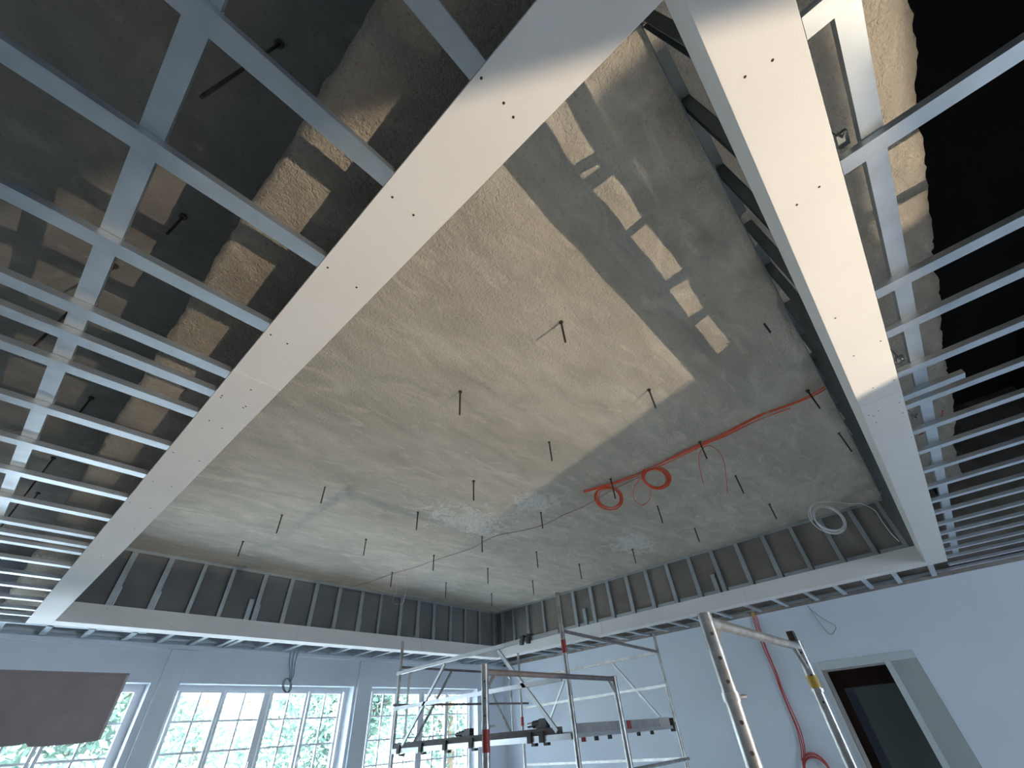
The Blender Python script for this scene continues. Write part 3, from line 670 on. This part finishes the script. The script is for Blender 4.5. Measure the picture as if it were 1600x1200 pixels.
# ---- scaffold
def lerp(a, b, t_): return tuple(a[i] + (b[i] - a[i]) * t_ for i in range(3))
def tb(p, q, r, n=10): return tube(NB(), W(*p), W(*q), r, n)
def flat(p, q, wd, tk, side=None):
    return extrude(NB(), [(-tk, -wd), (tk, -wd), (tk, wd), (-tk, wd)], W(*p), W(*q), up=side or (0, 0, 1))
def base_foot(parent, x, y):
    bm = NB(); tube(bm, W(x, y, FZ), W(x, y, FZ + 0.006), 0.07, 12); tube(bm, W(x, y, FZ + 0.006), W(x, y, FZ + 0.10), 0.017, 8); mk('base_plate', bm, zinc, parent)
def frame(label, P0, P1, zt, z0p, z1p, r, rail_r, collar, band_, mrail=rust):
    e_ = empty('scaffold_portal', W((P0[0] + P1[0]) / 2, P0[1], FZ), label, 'scaffold frame')
    for i, (P, zp) in enumerate(((P0, z0p), (P1, z1p))):
        mk('post', tb((P[0], P[1], FZ + 0.06), (P[0], P[1], zp), r, 14), alu, e_, smooth=True); base_foot(e_, P[0], P[1])
    mk('top_rail', tb((P0[0], P0[1], zt), (P1[0], P1[1], zt), rail_r), mrail, e_, smooth=True)
    for z in (zt - 0.75, zt - 1.15): mk('rung', tb((P0[0], P0[1], z), (P1[0], P1[1], z), rail_r * .8), alu, e_, smooth=True)
    d = 0.075
    mk('gusset', tb((P0[0] + 0.01, P0[1], zt - d), (P0[0] + d, P0[1], zt - 0.008), rail_r * .62, 8), alu, e_)
    mk('gusset', tb((P1[0] - 0.01, P1[1], zt - d), (P1[0] - d, P1[1], zt - 0.008), rail_r * .62, 8), alu, e_)
    for (P, z) in collar:
        bm = NB(); tube(bm, W(P[0], P[1], z - 0.010), W(P[0], P[1], z + 0.010), r * 1.16, 14); tube(bm, W(P[0] + 0.02, P[1] - 0.012, z), W(P[0] + 0.045, P[1] - 0.02, z), 0.006, 6); mk('collar', bm, alu, e_, smooth=True)
    for (P, z, h, mm) in band_: mk('colour_band', tb((P[0], P[1], z - h), (P[0], P[1], z + h), r * 1.03, 14), mm, e_, smooth=True)
    return e_
G0 = (1.326, 0.465); G1 = (2.280, 0.465)
fg = frame('near scaffold frame at right, thick drilled post and sloping rail towards the door', G0, G1, 0.212, 0.232, 0.232, 0.0255, 0.019, [(G0, 0.044)], [(G1, 0.095, 0.02, yel)], mrail=alu)
for z in (0.180, 0.125, 0.075, -0.005, -0.06):
    d_ = Vector((-0.86, -0.5, 0)).normalized()
    bm = NB(); c0 = W(G0[0], G0[1], z) + d_ * 0.0258; tube(bm, c0 - d_ * 0.004, c0 + d_ * 0.0004, 0.0062, 8); mk('pin_hole', bm, hole_m, fg)
for z in (0.19, 0.155, 0.115, 0.03):
    d_ = Vector((-0.95, -0.3, 0)).normalized(); bm = NB(); c0 = W(G1[0], G1[1], z) + d_ * 0.0258; tube(bm, c0 - d_ * 0.004, c0 + d_ * 0.0004, 0.0055, 8); mk('pin_hole', bm, hole_m, fg)
mk('rail_stub', box(NB(), G1[0] - 0.045, G1[0] - 0.008, G1[1] - 0.012, G1[1] + 0.012, 0.232, 0.265), steel_d, fg)
mk('collar', tb((G1[0], G1[1], 0.060), (G1[0], G1[1], 0.072), 0.031, 12), alu, fg)
E0 = (1.866, 1.888); E1 = (3.165, 1.888)
fe = frame('middle scaffold frame with dark top rail standing before the tower deck', E0, E1, 0.282, 0.317, 0.300, 0.0255, 0.0195, [(E0, 0.058)], [(E0, 0.010, 0.048, red_p)])
for z in (0.24, 0.17, 0.10):
    d_ = Vector((-0.8, -0.6, 0)).normalized(); bm = NB(); c0 = W(E0[0], E0[1], z) + d_ * 0.0258; tube(bm, c0 - d_ * 0.004, c0 + d_ * 0.0004, 0.005, 8); mk('pin_hole', bm, hole_m, fe)

A_, B_, C_, D_ = (3.19, 4.533), (3.19, 2.309), (4.86, 2.309), (5.05, 4.45)
tw = empty('scaffold_tower', W(4.0, 3.4, FZ), 'aluminium scaffold tower with guard rails and deck in the far corner', 'scaffold tower')
for P, zt, rr in ((A_, 0.92, 0.021), (B_, 0.945, 0.0255), (C_, 0.79, 0.021), (D_, 0.90, 0.021)):
    mk('post', tb((*P, FZ + 0.06), (*P, zt), rr, 12), alu, tw, smooth=True); base_foot(tw, *P)
# paired inner upright with curved head, both far corners
for (x, sgn) in ((3.318, 1), (4.96, -1)):
    bm = NB(); path(bm, [W(x, 4.533, -0.02), W(x, 4.533, 0.3), W(x, 4.533, 0.58), W(x + sgn * 0.012, 4.533, 0.63), W(x + sgn * 0.06, 4.533, 0.665)], 0.016, n=8); mk('inner_upright', bm, alu, tw, smooth=True)
mk('end_rail', tb((A_[0], 4.533, 0.68), (D_[0] + .04, 4.5, 0.672), 0.017), rust, tw, smooth=True)
mk('end_rail', tb((A_[0] - 0.05, 4.533, 0.353), (D_[0] + 0.14, 4.45, 0.350), 0.015), rust, tw, smooth=True)
mk('end_rail', tb((B_[0], 2.309, 0.655), (C_[0], 2.309, 0.602), 0.017), rust, tw, smooth=True)
mk('end_rail', tb((B_[0], 2.309, -0.24), (C_[0], 2.309, -0.24), 0.017), alu, tw, smooth=True)
def rail(name, p, q, mm=alu_f, wd=0.021, tk=0.012): mk(name, flat(p, q, wd, tk), mm, tw)
xr = 3.175
rail('guard_rail', (xr, 4.56, 0.625), (xr, 2.33, 0.655)); rail('guard_rail', (xr, 4.57, 0.322), (xr, 2.36, 0.336))
rail('diagonal_brace', (xr, 3.771, 0.612), (xr, 4.367, 0.025), wd=0.017); rail('diagonal_brace', (xr, 3.036, 0.618), (xr, 2.455, 0.025), wd=0.02)
rail('diagonal_brace', (3.938, 4.55, 0.665), (3.45, 4.55, 0.045), alu, 0.015, 0.012); rail('diagonal_brace', (4.45, 4.55, 0.665), (4.93, 4.55, 0.08), alu, 0.013, 0.012)
def CD(y, z): t_ = (y - C_[1]) / (D_[1] - C_[1]); return (C_[0] - 0.015 + (D_[0] - C_[0]) * t_, y, z)
rail('guard_rail', CD(4.40, 0.595), CD(2.33, 0.595), alu, wd=0.017); rail('guard_rail', CD(4.40, 0.300), CD(2.30, 0.313), alu, wd=0.016)
rail('lower_ledger', CD(4.40, -0.235), CD(2.26, -0.235), alu, wd=0.014)
rail('diagonal_brace', CD(2.913, 0.585), CD(2.439, 0.05), wd=0.014); rail('diagonal_brace', CD(3.65, 0.50), CD(3.95, 0.16), wd=0.013)
for dy in (0, 0.075):       # claws of the guard rail
    bm = NB(); y = 2.72 - dy; box(bm, xr - 0.03, xr + 0.025, y - 0.018, y + 0.018, 0.645, 0.685); box(bm, xr - 0.035, xr - 0.01, y - 0.010, y + 0.022, 0.615, 0.65); mk('rail_claw', bm, steel_d, tw)
for P, z in ((B_, 0.545), (D_, 0.17)): mk('red_band', tb((*P, z - 0.045), (*P, z + 0.045), 0.0265, 12), red_p, tw, smooth=True)
bm = NB(); box(bm, 3.20, 4.78, 2.33, 4.50, -0.015, 0.018); mk('deck', bm, deck_m, tw)
mk('deck_beam', box(NB(), 3.165, 3.20, 2.33, 4.51, -0.026, 0.010), alu_f, tw); mk('deck_beam', box(NB(), 3.20, 4.78, 2.30, 2.332, -0.020, 0.004), alu_f, tw)
mk('toe_board', box(NB(), 3.172, 3.190, 2.42, 4.50, 0.010, 0.052), deck_d, tw); mk('toe_board', box(NB(), 3.22, 4.72, 2.302, 2.322, 0.004, 0.062), deck_m, tw)
mk('toe_board_end', box(NB(), 4.50, 4.70, 2.296, 2.302, 0.004, 0.066), ply_e, tw); mk('red_marker', box(NB(), 3.93, 3.99, 2.296, 2.302, 0.006, 0.060), red_p, tw)
for y in (4.40, 4.06, 3.72, 3.38, 2.72, 2.60):
    mk('deck_bracket', box(NB(), 3.150, 3.166, y - 0.022, y + 0.022, -0.03, 0.035), steel_d, tw)
    bm = NB(); box(bm, 3.15, 3.19, y - 0.055, y - 0.02, -0.048, -0.030); mk('wing_nut', bm, black, tw)
for x in (3.30, 3.47, 3.66, 3.88, 4.12, 4.36): 
    bm = NB(); box(bm, x - 0.02, x - 0.006, 2.31, 2.325, -0.045, -0.02); box(bm, x + 0.006, x + 0.02, 2.31, 2.325, -0.045, -0.02); mk('wing_nut', bm, red_p if x == 3.30 else black, tw)
mk('deck_end_bracket', box(NB(), 4.76, 4.79, 2.29, 2.33, -0.04, 0.06), steel_d, tw)
rail('deck_end_rail', (4.78, 2.31, 0.022), (4.86, 2.31, 0.018), alu, 0.012, 0.012)
# cordless tools on the deck
def tool(lab, x, y, z, s_, chuck):
    e_ = empty('cordless_drill', W(x, y, z), lab, 'drill')
    bm = NB(); tube(bm, W(x, y + 0.02, z + 0.030), W(x, y - 0.07, z + 0.036), 0.034 * s_, 10); mk('body', bm, black, e_, smooth=True)
    bm = NB(); tube(bm, W(x, y + 0.075, z + 0.028), W(x, y + 0.02, z + 0.030), 0.024 * s_, 10); mk('chuck', bm, chuck, e_, smooth=True)
    bm = NB(); box(bm, x - 0.025, x + 0.025, y - 0.13, y - 0.05, z + 0.002, z + 0.062); mk('battery', bev(bm, 0.006), black, e_)
    bm = NB(); box(bm, x - 0.02, x + 0.02, y - 0.06, y - 0.02, z + 0.001, z + 0.03); mk('handle', bm, black, e_)
tool('black cordless drill lying on the deck, left one nearer the windows', 3.23, 3.57, 0.040, 0.85, black)
tool('black cordless drill with silver chuck lying on deck, right one', 3.23, 2.71, 0.050, 0.95, chrome)

# ---- trees beyond the glass
def tree(label, x, y, h, rad, seed, n=6500):
    rn = random.Random(seed); e_ = empty('garden_tree', W(x, y, FZ - 0.12), label, 'tree', 'trees in the garden')
    bm = NB(); path(bm, [W(x, y, FZ - 0.12), W(x + 0.1, y, 0), W(x - 0.05, y, h * .6), W(x, y, h)], 0.13, n=7)
    for k in range(5):
        a = rn.uniform(0, 6.28); path(bm, [W(x, y, h * (.1 + .15 * k)), W(x + math.cos(a) * rad * .5, y + math.sin(a) * rad * .5, h * (.3 + .15 * k)), W(x + math.cos(a) * rad * .9, y + math.sin(a) * rad * .9, h * (.4 + .15 * k))], 0.04, n=5)
    mk('trunk', bm, bark, e_)
    bm = NB(); cl = [(rn.uniform(-rad, rad), rn.uniform(-rad, rad), rn.uniform(FZ + 0.6, h)) for _ in range(26)]
    for i in range(n):
        c = cl[rn.randrange(len(cl))]; q = W(x + c[0] + rn.uniform(-.45, .45) * rad, y + c[1] + rn.uniform(-.45, .45) * rad, c[2] + rn.uniform(-.55, .55))
        u = Vector((rn.gauss(0, 1), rn.gauss(0, 1), rn.gauss(0, 1))).normalized(); v = u.orthogonal().normalized(); s_ = rn.uniform(.07, .15)
        bm.faces.new([bm.verts.new(q + d) for d in (u * s_, v * s_ * .55, -u * s_, -v * s_ * .55)])
    o = mk('foliage', bm, leafm, e_); o['kind'] = 'stuff'
tree('leafy garden tree seen through the left and middle windows', 1.6, 11.5, 2.2, 1.5, 1)
tree('leafy garden tree behind the left half of the right window', 6.3, 11.0, 2.6, 1.5, 2, 8500)
tree('leafy garden tree behind the right half of the right window', 11.2, 13.0, 2.8, 1.8, 3, 8000)
tree('small leafy tree low behind the middle window', 5.6, 18.0, 1.6, 1.8, 4, 6000)
tree('leafy garden tree at the far left of the garden', -3.4, 14.0, 1.6, 1.5, 5, 6000)

# ---- floodlight on the floor behind the photographer: unseen box of black shades added to shape its beam
fl = empty('floodlight', W(LAMP[0], LAMP[1], FZ), 'floodlight out of view behind the camera, with black shades added to shape its beam', 'floodlight')
hgt = 0.45; kk = hgt / (HB - LAMP[2])
poly = [(0.963, -1.17), (1.80, -1.17), (3.07, 3.9), (-2.04, 3.9)]
pp = [((x - LAMP[0]) * kk + LAMP[0], (y - LAMP[1]) * kk + LAMP[1]) for x, y in poly]
outer = [(0.45, -2.5), (1.75, -2.5), (1.75, -1.0), (0.45, -1.0)]; zl = LAMP[2] + hgt
bm = NB(); A = [bm.verts.new(W(x, y, zl)) for x, y in pp]; B = [bm.verts.new(W(x, y, zl)) for x, y in outer]
for i in range(4): bm.faces.new((A[i], A[(i + 1) % 4], B[(i + 1) % 4], B[i]))
bmesh.ops.solidify(bm, geom=bm.faces[:], thickness=0.004)
mk('beam_mask_lid', bm, shade_m, fl)
for i in range(4):
    (ax, ay), (bx, by) = outer[i], outer[(i + 1) % 4]; e_ = 0.004
    mk('beam_mask_panel', box(NB(), min(ax, bx) - e_, max(ax, bx) + e_, min(ay, by) - e_, max(ay, by) + e_, FZ, zl), shade_m, fl)
yb = [(-1.04 - LAMP[1]) * kk + LAMP[1], (-0.50 - LAMP[1]) * kk + LAMP[1]]
mk('beam_mask_bar', box(NB(), pp[0][0] - 0.05, pp[1][0] + 0.10, yb[0], yb[1], LAMP[2] + hgt - 0.004, LAMP[2] + hgt), shade_m, fl)  # bar added to darken a strip of ceiling beside the right band
bm = NB(); tube(bm, W(LAMP[0], LAMP[1], FZ), W(LAMP[0], LAMP[1], LAMP[2] - 0.03), 0.03, 10); mk('lamp_holder', bm, black, fl)
lamp.parent = fl; lamp.location = Vector(lamp.location) - Vector(fl.location)
